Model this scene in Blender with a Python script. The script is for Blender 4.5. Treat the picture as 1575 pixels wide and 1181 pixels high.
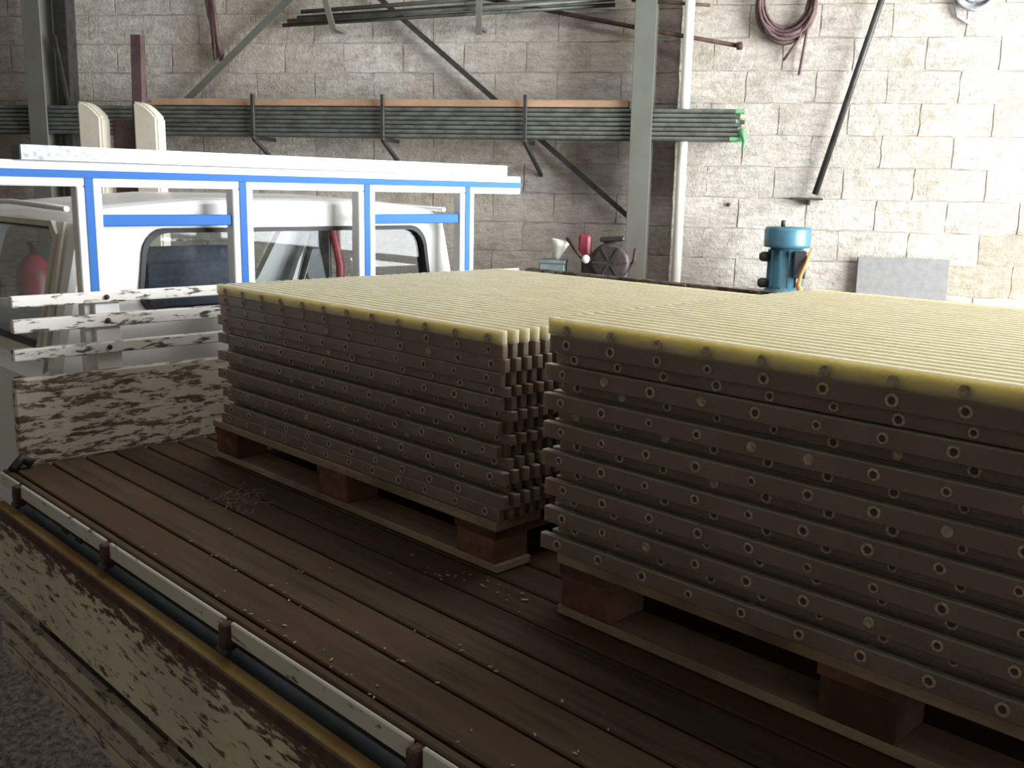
import bpy, bmesh, math, random
from mathutils import Matrix, Vector, noise
random.seed(7)
for o in list(bpy.data.objects): bpy.data.objects.remove(o)
sc = bpy.context.scene
COL = sc.collection
# ------------------------------------------------------------------ camera
GZ = 1.72                      # eye height above the workshop floor
YAW, PITCH, ROLL = math.radians(45.4815), math.radians(11.194), math.radians(1.172)
fwd = Vector((math.cos(YAW)*math.cos(PITCH), math.sin(YAW)*math.cos(PITCH), -math.sin(PITCH)))
rgt = Vector((math.sin(YAW), -math.cos(YAW), 0)); up = rgt.cross(fwd)
r2 = rgt*math.cos(ROLL) + up*math.sin(ROLL); u2 = up*math.cos(ROLL) - rgt*math.sin(ROLL)
cd = bpy.data.cameras.new('camera'); cam = bpy.data.objects.new('camera', cd); COL.objects.link(cam)
cd.sensor_fit = 'HORIZONTAL'; cd.sensor_width = 36; cd.lens = 36*1500/1575; cd.clip_start = .02
cam.matrix_world = Matrix(((r2.x, u2.x, -fwd.x, 0), (r2.y, u2.y, -fwd.y, 0), (r2.z, u2.z, -fwd.z, GZ), (0, 0, 0, 1)))
sc.camera = cam
# the workshop's own frame: x along the back wall, -y into the room, z up
A = math.radians(10)
WROT = math.atan2(-math.cos(YAW)*math.cos(A) - math.sin(A)*math.sin(YAW), math.sin(YAW)*math.cos(A) - math.sin(A)*math.cos(YAW))
WM = Matrix.Translation((6.4*math.cos(YAW), 6.4*math.sin(YAW), 0)) @ Matrix.Rotation(WROT, 4, 'Z')
I4 = Matrix.Identity(4)
# ------------------------------------------------------------------ world, daylight, exposure
w = bpy.data.worlds.new('sky'); sc.world = w; w.use_nodes = True
w.node_tree.nodes['Background'].inputs[0].default_value = (.86, .93, 1, 1)
w.node_tree.nodes['Background'].inputs[1].default_value = 2.2
vs = sc.view_settings
vs.view_transform = 'Standard'; vs.look = 'None'; vs.gamma = 1; vs.exposure = 0; vs.use_curve_mapping = False
def area(name, F, loc, rot, sx, sy, power, col):
    l = bpy.data.lights.new(name, 'AREA'); l.shape = 'RECTANGLE'; l.size = sx; l.size_y = sy; l.energy = power; l.color = col
    o = bpy.data.objects.new(name, l); COL.objects.link(o)
    o.matrix_world = F @ Matrix.Translation(loc) @ rot
    return o
# daylight through the big open gate on the right, and through the roof light
GATE_S = 5.9
area('gate_daylight', WM, (GATE_S+.05, -3.1, 2.0), Matrix.Rotation(math.radians(90), 4, 'Y'), 3.9, 4.5, 1220, (.94, .975, 1))
area('roof_daylight', WM, (1.4, -2.6, 4.55), Matrix.Identity(4), 5.0, .9, 70, (1, .98, .94))

# ------------------------------------------------------------------ materials
def N(nt, t, **k):
    n = nt.nodes.new(t)
    for a, b in k.items(): setattr(n, a, b)
    return n
def mat(name):
    m = bpy.data.materials.new(name); m.use_nodes = True
    return m, m.node_tree, m.node_tree.nodes['Principled BSDF']
def coords(nt, scale=(1, 1, 1), rand=False, rot=(0, 0, 0)):
    tc = N(nt, 'ShaderNodeTexCoord'); mp = N(nt, 'ShaderNodeMapping')
    mp.inputs['Scale'].default_value = scale; mp.inputs['Rotation'].default_value = rot
    src = tc.outputs['Object']
    if rand:
        oi = N(nt, 'ShaderNodeObjectInfo'); mu = N(nt, 'ShaderNodeMath', operation='MULTIPLY'); mu.inputs[1].default_value = 37
        nt.links.new(oi.outputs['Random'], mu.inputs[0])
        ad = N(nt, 'ShaderNodeVectorMath', operation='ADD'); nt.links.new(src, ad.inputs[0]); nt.links.new(mu.outputs[0], ad.inputs[1]); src = ad.outputs[0]
    nt.links.new(src, mp.inputs[0]); return mp.outputs[0]
def noi(nt, co, scale, detail=5, rough=.6):
    n = N(nt, 'ShaderNodeTexNoise'); n.inputs['Scale'].default_value = scale; n.inputs['Detail'].default_value = detail; n.inputs['Roughness'].default_value = rough
    nt.links.new(co, n.inputs['Vector']); return n.outputs[0]
def ramp(nt, fac, stops):
    r = N(nt, 'ShaderNodeValToRGB'); e = r.color_ramp.elements
    while len(e) < len(stops): e.new(.5)
    for i, (p, c) in enumerate(stops): e[i].position = p; e[i].color = (*c, 1) if len(c) == 3 else c
    nt.links.new(fac, r.inputs[0]); return r.outputs[0]
def mixc(nt, fac, a, b, mode='MIX'):
    m = N(nt, 'ShaderNodeMix', data_type='RGBA', blend_type=mode)
    for s, v in ((0, fac), (6, a), (7, b)):
        if hasattr(v, 'is_linked') or hasattr(v, 'links'): nt.links.new(v, m.inputs[s])
        else: m.inputs[s].default_value = v if s == 0 else (*v, 1)
    return m.outputs[2]
def bump(nt, bsdf, h, strength=.3, dist=.01):
    b = N(nt, 'ShaderNodeBump'); b.inputs['Strength'].default_value = strength; b.inputs['Distance'].default_value = dist
    nt.links.new(h, b.inputs['Height']); nt.links.new(b.outputs[0], bsdf.inputs['Normal'])
def setp(b, rough=.6, metal=0., spec=.5):
    b.inputs['Roughness'].default_value = rough; b.inputs['Metallic'].default_value = metal; b.inputs['Specular IOR Level'].default_value = spec
def plain(name, c, rough=.5, metal=0., var=.25, scale=18, bmp=.0, dirt=None):
    m, nt, b = mat(name); setp(b, rough, metal)
    co = coords(nt, rand=True); n = noi(nt, co, scale)
    c2 = dirt or tuple(x*(1-var) for x in c)
    nt.links.new(ramp(nt, n, [(.35, c2), (.62, c)]), b.inputs['Base Color'])
    if bmp: bump(nt, b, n, bmp, .004)
    return m
def wood(name, dark, light, axis, rough=.75, patch=None):
    """grain runs along axis; each board differs a little"""
    m, nt, b = mat(name); setp(b, rough, 0, .25)
    sc3 = [14, 14, 14]; sc3[axis] = 1.0
    co = coords(nt, tuple(sc3), True); g = noi(nt, co, 2.2, 8, .7)
    c = ramp(nt, g, [(.3, dark), (.7, light)])
    co2 = coords(nt, (1, 1, 1), True); p = noi(nt, co2, 3.2, 4)
    c = mixc(nt, ramp(nt, p, [(.46, (0, 0, 0)), (.66, (1, 1, 1))]), c, patch or tuple(x*.6 for x in dark))
    oi = N(nt, 'ShaderNodeObjectInfo'); hs = N(nt, 'ShaderNodeHueSaturation')
    mr = N(nt, 'ShaderNodeMapRange'); mr.inputs[3].default_value = .75; mr.inputs[4].default_value = 1.2
    nt.links.new(oi.outputs['Random'], mr.inputs[0]); nt.links.new(mr.outputs[0], hs.inputs['Value']); nt.links.new(c, hs.inputs['Color'])
    nt.links.new(hs.outputs[0], b.inputs['Base Color']); bump(nt, b, g, .35, .004)
    return m
def chipped(name, paint, under, axis, thr=.5, soft=.03, grime=(.35, .3, .22), gamt=.5, wear=None):
    """old paint flaking off timber, flakes stretched along axis"""
    m, nt, b = mat(name); setp(b, .7, 0, .3)
    s3 = [36, 36, 60]; s3[axis] = 14
    co = coords(nt, tuple(s3), True); n = noi(nt, co, 1.0, 9, .68)
    if wear:                     # paint rubbed off towards an edge at height wear[1]
        sp = N(nt, 'ShaderNodeSeparateXYZ'); nt.links.new(N(nt, 'ShaderNodeTexCoord').outputs['Object'], sp.inputs[0])
        mr = N(nt, 'ShaderNodeMapRange'); mr.inputs[1].default_value = wear[0]; mr.inputs[2].default_value = wear[1]; mr.inputs[3].default_value = 0; mr.inputs[4].default_value = .22
        nt.links.new(sp.outputs[2], mr.inputs[0]); ad = N(nt, 'ShaderNodeMath', operation='ADD'); nt.links.new(n, ad.inputs[0]); nt.links.new(mr.outputs[0], ad.inputs[1]); n = ad.outputs[0]
    s4 = [30, 30, 30]; s4[axis] = 3
    g = noi(nt, coords(nt, tuple(s4), True), 1.0, 5)
    und = ramp(nt, g, [(.35, tuple(x*.5 for x in under)), (.65, under)])
    big = noi(nt, coords(nt, (1, 1, 1), True), 2.6, 5)
    pc = mixc(nt, ramp(nt, big, [(.42, (0, 0, 0)), (.72, (gamt,)*3)]), paint, grime)
    msk = ramp(nt, n, [(thr-soft, (0, 0, 0)), (thr+soft, (1, 1, 1))])
    nt.links.new(mixc(nt, msk, pc, und), b.inputs['Base Color'])
    inv = N(nt, 'ShaderNodeMath', operation='SUBTRACT'); inv.inputs[0].default_value = 1; nt.links.new(msk, inv.inputs[1])
    bump(nt, b, inv.outputs[0], .5, .002)
    return m
def block_mat(name, c1, c2, stain):
    m, nt, b = mat(name); setp(b, .95, 0, .15)
    co = coords(nt, (1, 1, 1), True, (0, math.radians(35), 0))
    tc2 = coords(nt, (9, 9, 34), True, (0, math.radians(-38), 0))
    rgh = noi(nt, tc2, 1.0, 7, .7)
    pit = noi(nt, co, 26, 6, .75)
    geo = N(nt, 'ShaderNodeNewGeometry').outputs['Position']
    big = noi(nt, geo, 1.1, 6, .62); mid = noi(nt, geo, 6.5, 7, .72)
    c = ramp(nt, rgh, [(.30, tuple(x*.72 for x in c2)), (.46, c2), (.62, c1)])
    c = mixc(nt, ramp(nt, big, [(.42, (0, 0, 0)), (.70, (.75, .75, .75))]), c, stain)
    c = mixc(nt, ramp(nt, mid, [(.52, (0, 0, 0)), (.72, (.6, .6, .6))]), c, tuple(x*.62 for x in stain))
    oi = N(nt, 'ShaderNodeObjectInfo'); hs = N(nt, 'ShaderNodeHueSaturation')
    mr = N(nt, 'ShaderNodeMapRange'); mr.inputs[3].default_value = .92; mr.inputs[4].default_value = 1.05
    nt.links.new(oi.outputs['Random'], mr.inputs[0]); nt.links.new(mr.outputs[0], hs.inputs['Value']); nt.links.new(c, hs.inputs['Color'])
    nt.links.new(hs.outputs[0], b.inputs['Base Color'])
    ad = N(nt, 'ShaderNodeMath', operation='ADD'); nt.links.new(rgh, ad.inputs[0]); nt.links.new(pit, ad.inputs[1]); bump(nt, b, ad.outputs[0], .75, .022)
    return m
def grp_mat(name, c, c2, sss=.75, far=1.8):
    m, nt, b = mat(name); setp(b, .38, 0, .5)
    co = coords(nt, (1, 1, 1), True); n = noi(nt, co, 9, 5); f = noi(nt, co, 420, 2, .8)
    nt.links.new(ramp(nt, n, [(.35, c2), (.65, c)]), b.inputs['Base Color'])
    b.inputs['Subsurface Weight'].default_value = sss; b.inputs['Subsurface Radius'].default_value = (.030, .024, .012); b.inputs['Subsurface Scale'].default_value = far
    bump(nt, b, f, .55, .004)
    return m
def glass(name, tint=(.8, .85, .85)):
    m, nt, b = mat(name); out = nt.nodes['Material Output']
    t = N(nt, 'ShaderNodeBsdfTransparent'); t.inputs[0].default_value = (*tint, 1)
    g = N(nt, 'ShaderNodeBsdfGlossy'); g.inputs['Roughness'].default_value = .03
    lw = N(nt, 'ShaderNodeLayerWeight'); lw.inputs[0].default_value = .5
    pw = N(nt, 'ShaderNodeMath', operation='POWER'); pw.inputs[1].default_value = 4; nt.links.new(lw.outputs['Facing'], pw.inputs[0])
    fr = N(nt, 'ShaderNodeMath', operation='MULTIPLY_ADD'); fr.inputs[1].default_value = .45; fr.inputs[2].default_value = .018; nt.links.new(pw.outputs[0], fr.inputs[0])
    mx = N(nt, 'ShaderNodeMixShader'); nt.links.new(fr.outputs[0], mx.inputs[0]); nt.links.new(t.outputs[0], mx.inputs[1]); nt.links.new(g.outputs[0], mx.inputs[2])
    nt.links.new(mx.outputs[0], out.inputs[0]); nt.nodes.remove(b)
    return m
M = dict(
    block=block_mat('whitewashed_block', (.64, .60, .545), (.54, .50, .44), (.38, .32, .24)),
    bareblock=block_mat('bare_tan_block', (.53, .46, .38), (.44, .37, .29), (.44, .36, .27)),
    mortar=plain('mortar', (.44, .40, .34), .95, 0, .40, 7, .5),
    plaster=plain('grey_render', (.34, .31, .27), .95, 0, .3, 3, .3),
    roofing=plain('roof_sheet', (.12, .115, .11), .7, 0, .3, 3),
    ground=plain('dirty_ground', (.185, .15, .115), .95, 0, .75, 38, 1.0),
    plank=wood('bed_plank', (.040, .026, .014), (.125, .082, .044), 1, .85, (.090, .052, .025)),
    palletwood=wood('pallet_wood', (.24, .17, .105), (.42, .31, .20), 1, .8),
    palletblock=wood('pallet_block', (.10, .05, .03), (.20, .10, .06), 0, .85),
    hbpaint=chipped('flaking_white_headboard', (.74, .69, .56), (.19, .14, .095), 0, .53, .03, (.42, .36, .26), .7),
    slatpaint=chipped('flaking_white_slat', (.85, .83, .77), (.16, .12, .085), 0, .56, .03, (.5, .44, .34), .5),
    sidepaint=chipped('flaking_cream_side', (.68, .63, .46), (.16, .11, .07), 1, .585, .03, (.36, .31, .22), .7, (GZ-1.104*.79-.085, GZ-1.104*.79)),
    sideslat=chipped('worn_cream_slat', (.52, .48, .37), (.17, .12, .08), 1, .575, .04, (.3, .25, .18), .7),
    yellowedge=wood('worn_yellow_edge', (.42, .26, .08), (.70, .52, .20), 1, .75, (.42, .20, .06)),
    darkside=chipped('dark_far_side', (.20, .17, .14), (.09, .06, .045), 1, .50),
    railpaint=chipped('cream_rail', (.62, .60, .52), (.20, .15, .10), 1, .62, .02, (.5, .46, .38), .5),
    sill=plain('blue_grey_sill', (.30, .36, .42), .5, .0, .35, 6),
    white=plain('white_enamel', (.86, .86, .84), .28, 0, .05, 3),
    framewhite=chipped('chipped_white_frame', (.88, .88, .86), (.30, .24, .18), 2, .70, .02, (.75, .72, .64), .4),
    blue=chipped('chipped_blue_paint', (.030, .135, .43), (.55, .58, .60), 0, .70, .015, (.04, .17, .5), .4),
    galv=plain('galvanised_steel', (.36, .39, .39), .45, .5, .5, 70),
    cream=plain('cream_trim', (.62, .58, .44), .4, 0, .15, 6),
    rubber=plain('black_rubber', (.02, .02, .022), .6),
    glass=glass('cab_glass', (.88, .90, .90)),
    seat=plain('dark_seat_cloth', (.085, .095, .125), .85, 0, .3, 60, .2),
    interior=plain('cab_lining', (.22, .22, .21), .8),
    steel=plain('dark_steel', (.07, .065, .06), .5, .5, .4, 20),
    rust=plain('rusty_iron', (.11, .06, .04), .75, .3, .55, 24, .3),
    greenpaint=plain('grey_green_column_paint', (.125, .137, .112), .55, 0, .25, 5, .1, (.12, .108, .085)),
    greenpipe=plain('grey_green_pipe', (.155, .166, .145), .45, .3, .45, 9),
    greenend=plain('green_pipe_end', (.16, .42, .22), .6),
    paleend=plain('pale_pipe_end', (.75, .72, .45), .6),
    orangewood=wood('orange_plank', (.30, .18, .11), (.42, .27, .17), 0, .8, (.27, .17, .11)),
    pvc=plain('white_plastic_pipe', (.84, .82, .72), .35, 0, .08, 4),
    creampost=plain('cream_post', (.74, .69, .56), .6, 0, .15, 5),
    brownpost=plain('brown_iron', (.12, .075, .07), .6, .2, .35, 12),
    cable=plain('brown_cable', (.13, .075, .07), .65, 0, .4, 20),
    greycable=plain('grey_cable', (.36, .36, .38), .6),
    bluepump=plain('blue_enamel', (.075, .20, .27), .35, .1, .35, 10),
    black=plain('black_paint', (.03, .03, .032), .5),
    orange=plain('orange_cord', (.90, .25, .05), .5),
    greyboard=plain('grey_board', (.24, .235, .23), .9, 0, .15, 25, .2),
    red=plain('dark_red_paint', (.30, .035, .05), .45, 0, .4, 14),
    engine=plain('oily_engine', (.06, .045, .045), .5, .4, .5, 25, .3),
    funnel=plain('white_plastic', (.85, .83, .76), .4, 0, .06),
    greybox=plain('blue_grey_tin', (.20, .25, .26), .5, .2, .3),
    grp=grp_mat('fibreglass_lit_tone', (.36, .345, .285), (.30, .283, .222), 1.0, 3.2),  # grating fibreglass in its lit tone, for the top panel and bar tops
    grpshade=grp_mat('fibreglass_shade_tone', (.225, .165, .128), (.17, .12, .094), .35),  # shaded copy of the same fibreglass: shade of the lower panels painted in
    rod=plain('pale_rod_end', (.50, .42, .29), .6, 0, .55, 160),
    core=plain('dark_rod_core', (.07, .05, .04), .8),
    chip=plain('wood_chip', (.50, .40, .27), .8),
    straw=plain('dry_straw', (.34, .25, .12), .8),
    asph=plain('bench_top', (.16, .12, .09), .8, 0, .4, 10),
)
# ------------------------------------------------------------------ geometry helpers
def bm_new(): return bmesh.new()
def abox(bm, x0, x1, y0, y1, z0, z1, bev=0., seg=1, mtx=None):
    r = bmesh.ops.create_cube(bm, size=1)
    vs_ = r['verts']
    for v in vs_: v.co = Vector(((x0+x1)/2 + v.co.x*(x1-x0), (y0+y1)/2 + v.co.y*(y1-y0), (z0+z1)/2 + v.co.z*(z1-z0)))
    if bev:
        es = list({e for v in vs_ for e in v.link_edges})
        rr = bmesh.ops.bevel(bm, geom=es, offset=bev, segments=seg, affect='EDGES', profile=.5)
        vs_ = list({v for f in rr['faces'] for v in f.verts} | {v for v in vs_ if v.is_valid})
    if mtx:
        for v in vs_: v.co = mtx @ v.co
    return vs_
def bar(bm, a, b, wdt, hgt=None, bev=0., upv=(0, 0, 1)):
    """box bar from a to b"""
    a, b = Vector(a), Vector(b); d = (b-a); L = d.length; d.normalize()
    u = Vector(upv); s = d.cross(u)
    if s.length < 1e-4: s = d.cross(Vector((1, 0, 0)))
    s.normalize(); u = s.cross(d)
    mt = Matrix(((d.x, s.x, u.x, a.x), (d.y, s.y, u.y, a.y), (d.z, s.z, u.z, a.z), (0, 0, 0, 1)))
    h = hgt or wdt
    return abox(bm, 0, L, -wdt/2, wdt/2, -h/2, h/2, bev, 1, mt)
def tube(bm, pts, r, seg=8, cap=True):
    pts = [Vector(p) for p in pts]; rings = []
    prev = None
    for i, p in enumerate(pts):
        t = (pts[min(i+1, len(pts)-1)] - pts[max(i-1, 0)]).normalized()
        if prev is None:
            s = t.cross(Vector((0, 0, 1)))
            if s.length < .05: s = t.cross(Vector((1, 0, 0)))
        else: s = prev - t*prev.dot(t)
        s.normalize(); prev = s; u = t.cross(s)
        rr = r[i] if isinstance(r, (list, tuple)) else r
        rings.append([bm.verts.new(p + (s*math.cos(2*math.pi*k/seg) + u*math.sin(2*math.pi*k/seg))*rr) for k in range(seg)])
    for a, b in zip(rings, rings[1:]):
        for k in range(seg):
            f = bm.faces.new((a[k], a[(k+1) % seg], b[(k+1) % seg], b[k])); f.smooth = True
    if cap: bm.faces.new(rings[0][::-1]); bm.faces.new(rings[-1])
def lathe(bm, prof, seg=20, mtx=I4, close=False):
    """prof: (radius, height) pairs around local z"""
    rings = []
    for r, z in prof:
        if r < 1e-5: rings.append([bm.verts.new(mtx @ Vector((0, 0, z)))])
        else: rings.append([bm.verts.new(mtx @ Vector((r*math.cos(2*math.pi*k/seg), r*math.sin(2*math.pi*k/seg), z))) for k in range(seg)])
    prs = list(zip(rings, rings[1:]))
    if close: prs.append((rings[-1], rings[0]))
    for a, b in prs:
        for k in range(seg):
            k2 = (k+1) % seg
            q = [a[0] if len(a) == 1 else a[k], a[0] if len(a) == 1 else a[k2], b[0] if len(b) == 1 else b[k2], b[0] if len(b) == 1 else b[k]]
            q = [v for i, v in enumerate(q) if v not in q[:i]]
            if len(q) > 2:
                f = bm.faces.new(q); f.smooth = True
def prism(bm, poly, axis, a, b):
    """extrude a 2-D polygon along axis from a to b; poly gives the other two coordinates in order"""
    def P(p, t):
        c = list(p); c.insert(axis, t); return Vector(c)
    A_ = [bm.verts.new(P(p, a)) for p in poly]; B_ = [bm.verts.new(P(p, b)) for p in poly]
    n = len(poly)
    bm.faces.new(A_); bm.faces.new(B_[::-1])
    for i in range(n): bm.faces.new((A_[i], B_[i], B_[(i+1) % n], A_[(i+1) % n]))
    bmesh.ops.recalc_face_normals(bm, faces=bm.faces)
def rrect(x0, x1, z0, z1, r, n=5):
    out = []
    for cx, cz, a0 in ((x1-r, z1-r, 0), (x0+r, z1-r, 90), (x0+r, z0+r, 180), (x1-r, z0+r, 270)):
        for k in range(n+1):
            t = math.radians(a0 + 90*k/n); out.append((cx+r*math.cos(t), cz+r*math.sin(t)))
    return out
def ring_prism(bm, outer, inner, axis, a, b):
    n = len(outer)
    def P(p, t):
        c = list(p); c.insert(axis, t); return Vector(c)
    L = [[bm.verts.new(P(p, t)) for p in poly] for poly, t in ((outer, a), (inner, a), (inner, b), (outer, b))]
    for i in range(4):
        x, y = L[i], L[(i+1) % 4]
        for k in range(n): bm.faces.new((x[k], x[(k+1) % n], y[(k+1) % n], y[k]))
    bmesh.ops.recalc_face_normals(bm, faces=bm.faces)
def mesh_of(bm, name, m):
    me = bpy.data.meshes.new(name); bm.to_mesh(me); bm.free(); me.materials.append(M[m] if isinstance(m, str) else m); return me
def tag(o, label=None, cat=None, group=None, kind=None):
    for k, v in (('label', label), ('category', cat), ('group', group), ('kind', kind)):
        if v: o[k] = v
    return o
FR = {}                        # frame and base point of every thing
def thing(name, label, cat, F=I4, base=(0, 0, 0), group=None, kind=None):
    o = bpy.data.objects.new(name, None); o.empty_display_size = .1; COL.objects.link(o)
    o.matrix_world = F @ Matrix.Translation(base); FR[o] = Vector(base)
    return tag(o, label, cat, group, kind)
def part(name, bm, m, parent, off=(0, 0, 0), label=None):
    me = bm if isinstance(bm, bpy.types.Mesh) else mesh_of(bm, name, m)
    o = bpy.data.objects.new(name, me); COL.objects.link(o); o.parent = parent
    o.location = Vector(off) - (FR[parent] if parent in FR else Vector((0, 0, 0)))
    return tag(o, label)
def solid(name, bm, m, label=None, cat=None, F=I4, group=None, kind=None):
    """a thing that is one mesh; origin at the middle of its underside"""
    me = mesh_of(bm, name, m)
    xs = [v.co for v in me.vertices]
    c = Vector(((min(v.x for v in xs)+max(v.x for v in xs))/2, (min(v.y for v in xs)+max(v.y for v in xs))/2, min(v.z for v in xs)))
    me.transform(Matrix.Translation(-c))
    o = bpy.data.objects.new(name, me); COL.objects.link(o); o.matrix_world = F @ Matrix.Translation(c); FR[o] = c
    return tag(o, label, cat, group, kind)
def B(*a, bev=0.): 
    bm = bm_new(); abox(bm, *a, bev=bev); return bm
S = .79                         # truck drawing unit to metres
def X(v): return v*S
def Z(v): return v*S + GZ
ORD = ['topmost', 'second', 'third', 'fourth', 'fifth', 'sixth', 'seventh', 'eighth', 'ninth', 'tenth', 'eleventh', 'twelfth', 'thirteenth', 'fourteenth', 'fifteenth', 'sixteenth']

# ================================================================== THE SETTING
s0, s1, yb, zt = -6.0, GATE_S, -9.6, 4.6
solid('floor', B(s0-.3, s1+3.5, yb-.3, .3, -.2, 0), 'ground', F=WM, kind='structure')
PIER = .10                       # right-hand stretch of the wall stands proud
bm = bm_new(); abox(bm, s0, 1.0, .0055, .3, 0, zt); abox(bm, 1.0, s1, .0055-PIER, .3, 0, zt)
wall = solid('wall_back', bm, 'mortar', F=WM, kind='structure')
# whitewashed blocks, each its own piece
BH, BL = .185, .40
variants = []
for k in range(8):
    bm = bm_new(); nx, nz = 5, 3
    g = [[bm.verts.new((BL*(i/nx-.5)*.982 + (random.uniform(-.006, .006) if 0 < i < nx else random.uniform(-.006, .004)), random.uniform(-.0035, .0015) if 0 < i < nx and 0 < j < nz else random.uniform(-.001, .0025), BH*(j/nz-.5)*.962 + random.uniform(-.006, .005))) for i in range(nx+1)] for j in range(nz+1)]
    for j in range(nz):
        for i in range(nx): bm.faces.new((g[j][i], g[j][i+1], g[j+1][i+1], g[j+1][i]))
    rim = [g[0][i] for i in range(nx+1)] + [g[j][nx] for j in range(1, nz+1)] + [g[nz][i] for i in range(nx-1, -1, -1)] + [g[j][0] for j in range(nz-1, 0, -1)]
    back = [bm.verts.new((v.co.x, .045, v.co.z)) for v in rim]
    for i in range(len(rim)): bm.faces.new((rim[i-1], back[i-1], back[i], rim[i]))
    bmesh.ops.recalc_face_normals(bm, faces=bm.faces)
    variants.append(mesh_of(bm, 'block', 'block'))
for row in range(4, 16):
    z = .045 + BH*(row+.5)
    for lo, hi, dy in ((-4.15, 1.0, 0), (1.0, 4.6, -PIER)):
        x = lo - (BL/2 if row % 2 else 0) + BL/2
        while x < hi + BL/2:
            a, b = max(x-BL/2, lo), min(x+BL/2, hi)
            if b-a > .06:
                o = part('block', random.choice(variants), None, wall, ((a+b)/2, dy, z))
                o.scale.x = (b-a)/BL
                if dy and math.hypot(((a+b)/2-3.1)/.42, (z-1.36)/.26) < 1:
                    o.material_slots[0].link = 'OBJECT'; o.material_slots[0].material = M['bareblock']
            x += BL
# closing the room: left, behind the viewer, right with the open gate, roof with a roof light
solid('wall_left', B(s0-.3, s0, yb, .3, 0, zt), 'plaster', F=WM, kind='structure')
solid('wall_front', B(s0-.3, s1+.3, yb-.3, yb, 0, zt), 'plaster', F=WM, kind='structure')
bm = bm_new(); abox(bm, s1, s1+.3, yb, -5.4, 0, zt); abox(bm, s1, s1+.3, -.8, .3, 0, zt); abox(bm, s1, s1+.3, -5.4, -.8, 4.0, zt)
solid('wall_right', bm, 'plaster', F=WM, kind='structure')
bm = bm_new(); abox(bm, s0-.3, s1+.3, -2.1, .3, zt, zt+.1); abox(bm, s0-.3, s1+.3, yb-.3, -3.1, zt, zt+.1)
abox(bm, s0-.3, -1.2, -3.1, -2.1, zt, zt+.1); abox(bm, 4.0, s1+.3, -3.1, -2.1, zt, zt+.1)
solid('ceiling', bm, 'roofing', F=WM, kind='structure')

# ================================================================== WALL FITTINGS (workshop frame)
def hcolumn(label, s, d0, d1, fw, m, wl=None):
    t = thing('steel_column', label, 'column', WM, (s, -(d0+d1)/2, 0), 'steel columns standing at the back wall')
    part('flange', B(s-fw/2, s+fw/2, -d1, -d1+.012, 0, zt-.02, bev=.002), m, t)
    part('flange', B(s-fw/2, s+fw/2, -d0-.012, -d0, 0, zt-.02, bev=.002), m, t)
    part('web', B(s-.005, s+.005, -d1+.012, -d0-.012, 0, zt-.02), m, t)
    part('base_plate', B(s-fw/2-.04, s+fw/2+.04, -d1-.04, -d0+.02, 0, .015), m, t)
    return t
hcolumn('grey-green steel column in front of the pipes beside the white plastic pipe', .80, .12, .36, .125, 'greenpaint')
hcolumn('grey-green steel column at the far left above the cab door', -3.125, .12, .36, .13, 'greenpaint')
bm = bm_new(); tube(bm, [(1.045, -.17, 0), (1.045, -.17, zt-.05)], .03, 14)
solid('drain_pipe', bm, 'pvc', 'white plastic pipe running up the wall beside the right steel column', 'pipe', WM)
bm = bm_new(); bar(bm, (-2.955, -.22, 3.2), (-2.975, -.22, 1.2), .10, .05); 
solid('brace', bm, 'steel', 'dark steel upright close behind the far left column', 'brace', WM)
bm = bm_new(); bar(bm, (-3.02, -.28, 2.65), (-2.93, -.28, 2.10), .02)
solid('rod', bm, 'steel', 'thin dark rod leaning against the dark upright by the left column', 'rod', WM)
# braces
def brace(label, a, b, wdt, m='greenpaint', name='brace'):
    bm = bm_new(); d = Vector(b)-Vector(a); bar(bm, a, b, .008, wdt, upv=(0, 0, 1) if abs(d.z) < abs(d.x)*3 else (1, 0, 0))
    # the second leg of the angle iron
    off = Vector((0, .016, 0)); bar(bm, Vector(a)+off, Vector(b)+off, .03, .008)
    return solid(name, bm, m, label, 'brace', WM)
brace('grey-green diagonal brace rising to the right above the cream posts', (-2.40, -.10, 2.10), (-1.15, -.10, 3.165), .045)
brace('dark diagonal brace descending behind the pipes to the right column', (-1.30, -.10, 3.23), (.735, -.10, 1.575), .032, 'steel')
# leaning rod on the right wall
bm = bm_new(); tube(bm, [(2.26, -.20, 3.40), (1.836, -.13-.03, 1.735)], .019, 10)
t = solid('prop_rod', bm, 'steel', 'long dark steel rod slanting down the bright wall, its end on a wall bracket', 'rod', WM)
bm = bm_new(); abox(bm, 1.70, 1.88, -.185, -PIER-.004, 1.702, 1.715); abox(bm, 1.80, 1.812, -.16, -PIER-.004, 1.672, 1.702)
solid('wall_bracket', bm, 'steel', 'flat steel ledge on the wall carrying the foot of the slanting rod', 'bracket', WM)
bm = bm_new(); tube(bm, [(-.45, -.06, 2.93), (.75, -.07, 2.70), (1.33, -.24, 2.572)], .013, 8)
t = thing('iron_bar', 'thin iron bar passing behind the right column with a knobbed end', 'bar', WM, (.5, -.1, 2.57)); part('shaft', bm, 'rust', t)
bm = bm_new(); lathe(bm, [(0, -.02), (.022, -.015), (.022, .015), (0, .02)], 10, Matrix.Translation((1.34, -.245, 2.57)) @ Matrix.Rotation(1.5, 4, 'Y')); part('knob', bm, 'rust', t)
bm = bm_new(); tube(bm, [(.70, -.13, 2.85), (1.16, -.16, 2.81)], .010, 8)
solid('iron_bar', bm, 'rust', 'short thin iron bar at the top edge right of the column', 'bar', WM)
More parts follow.
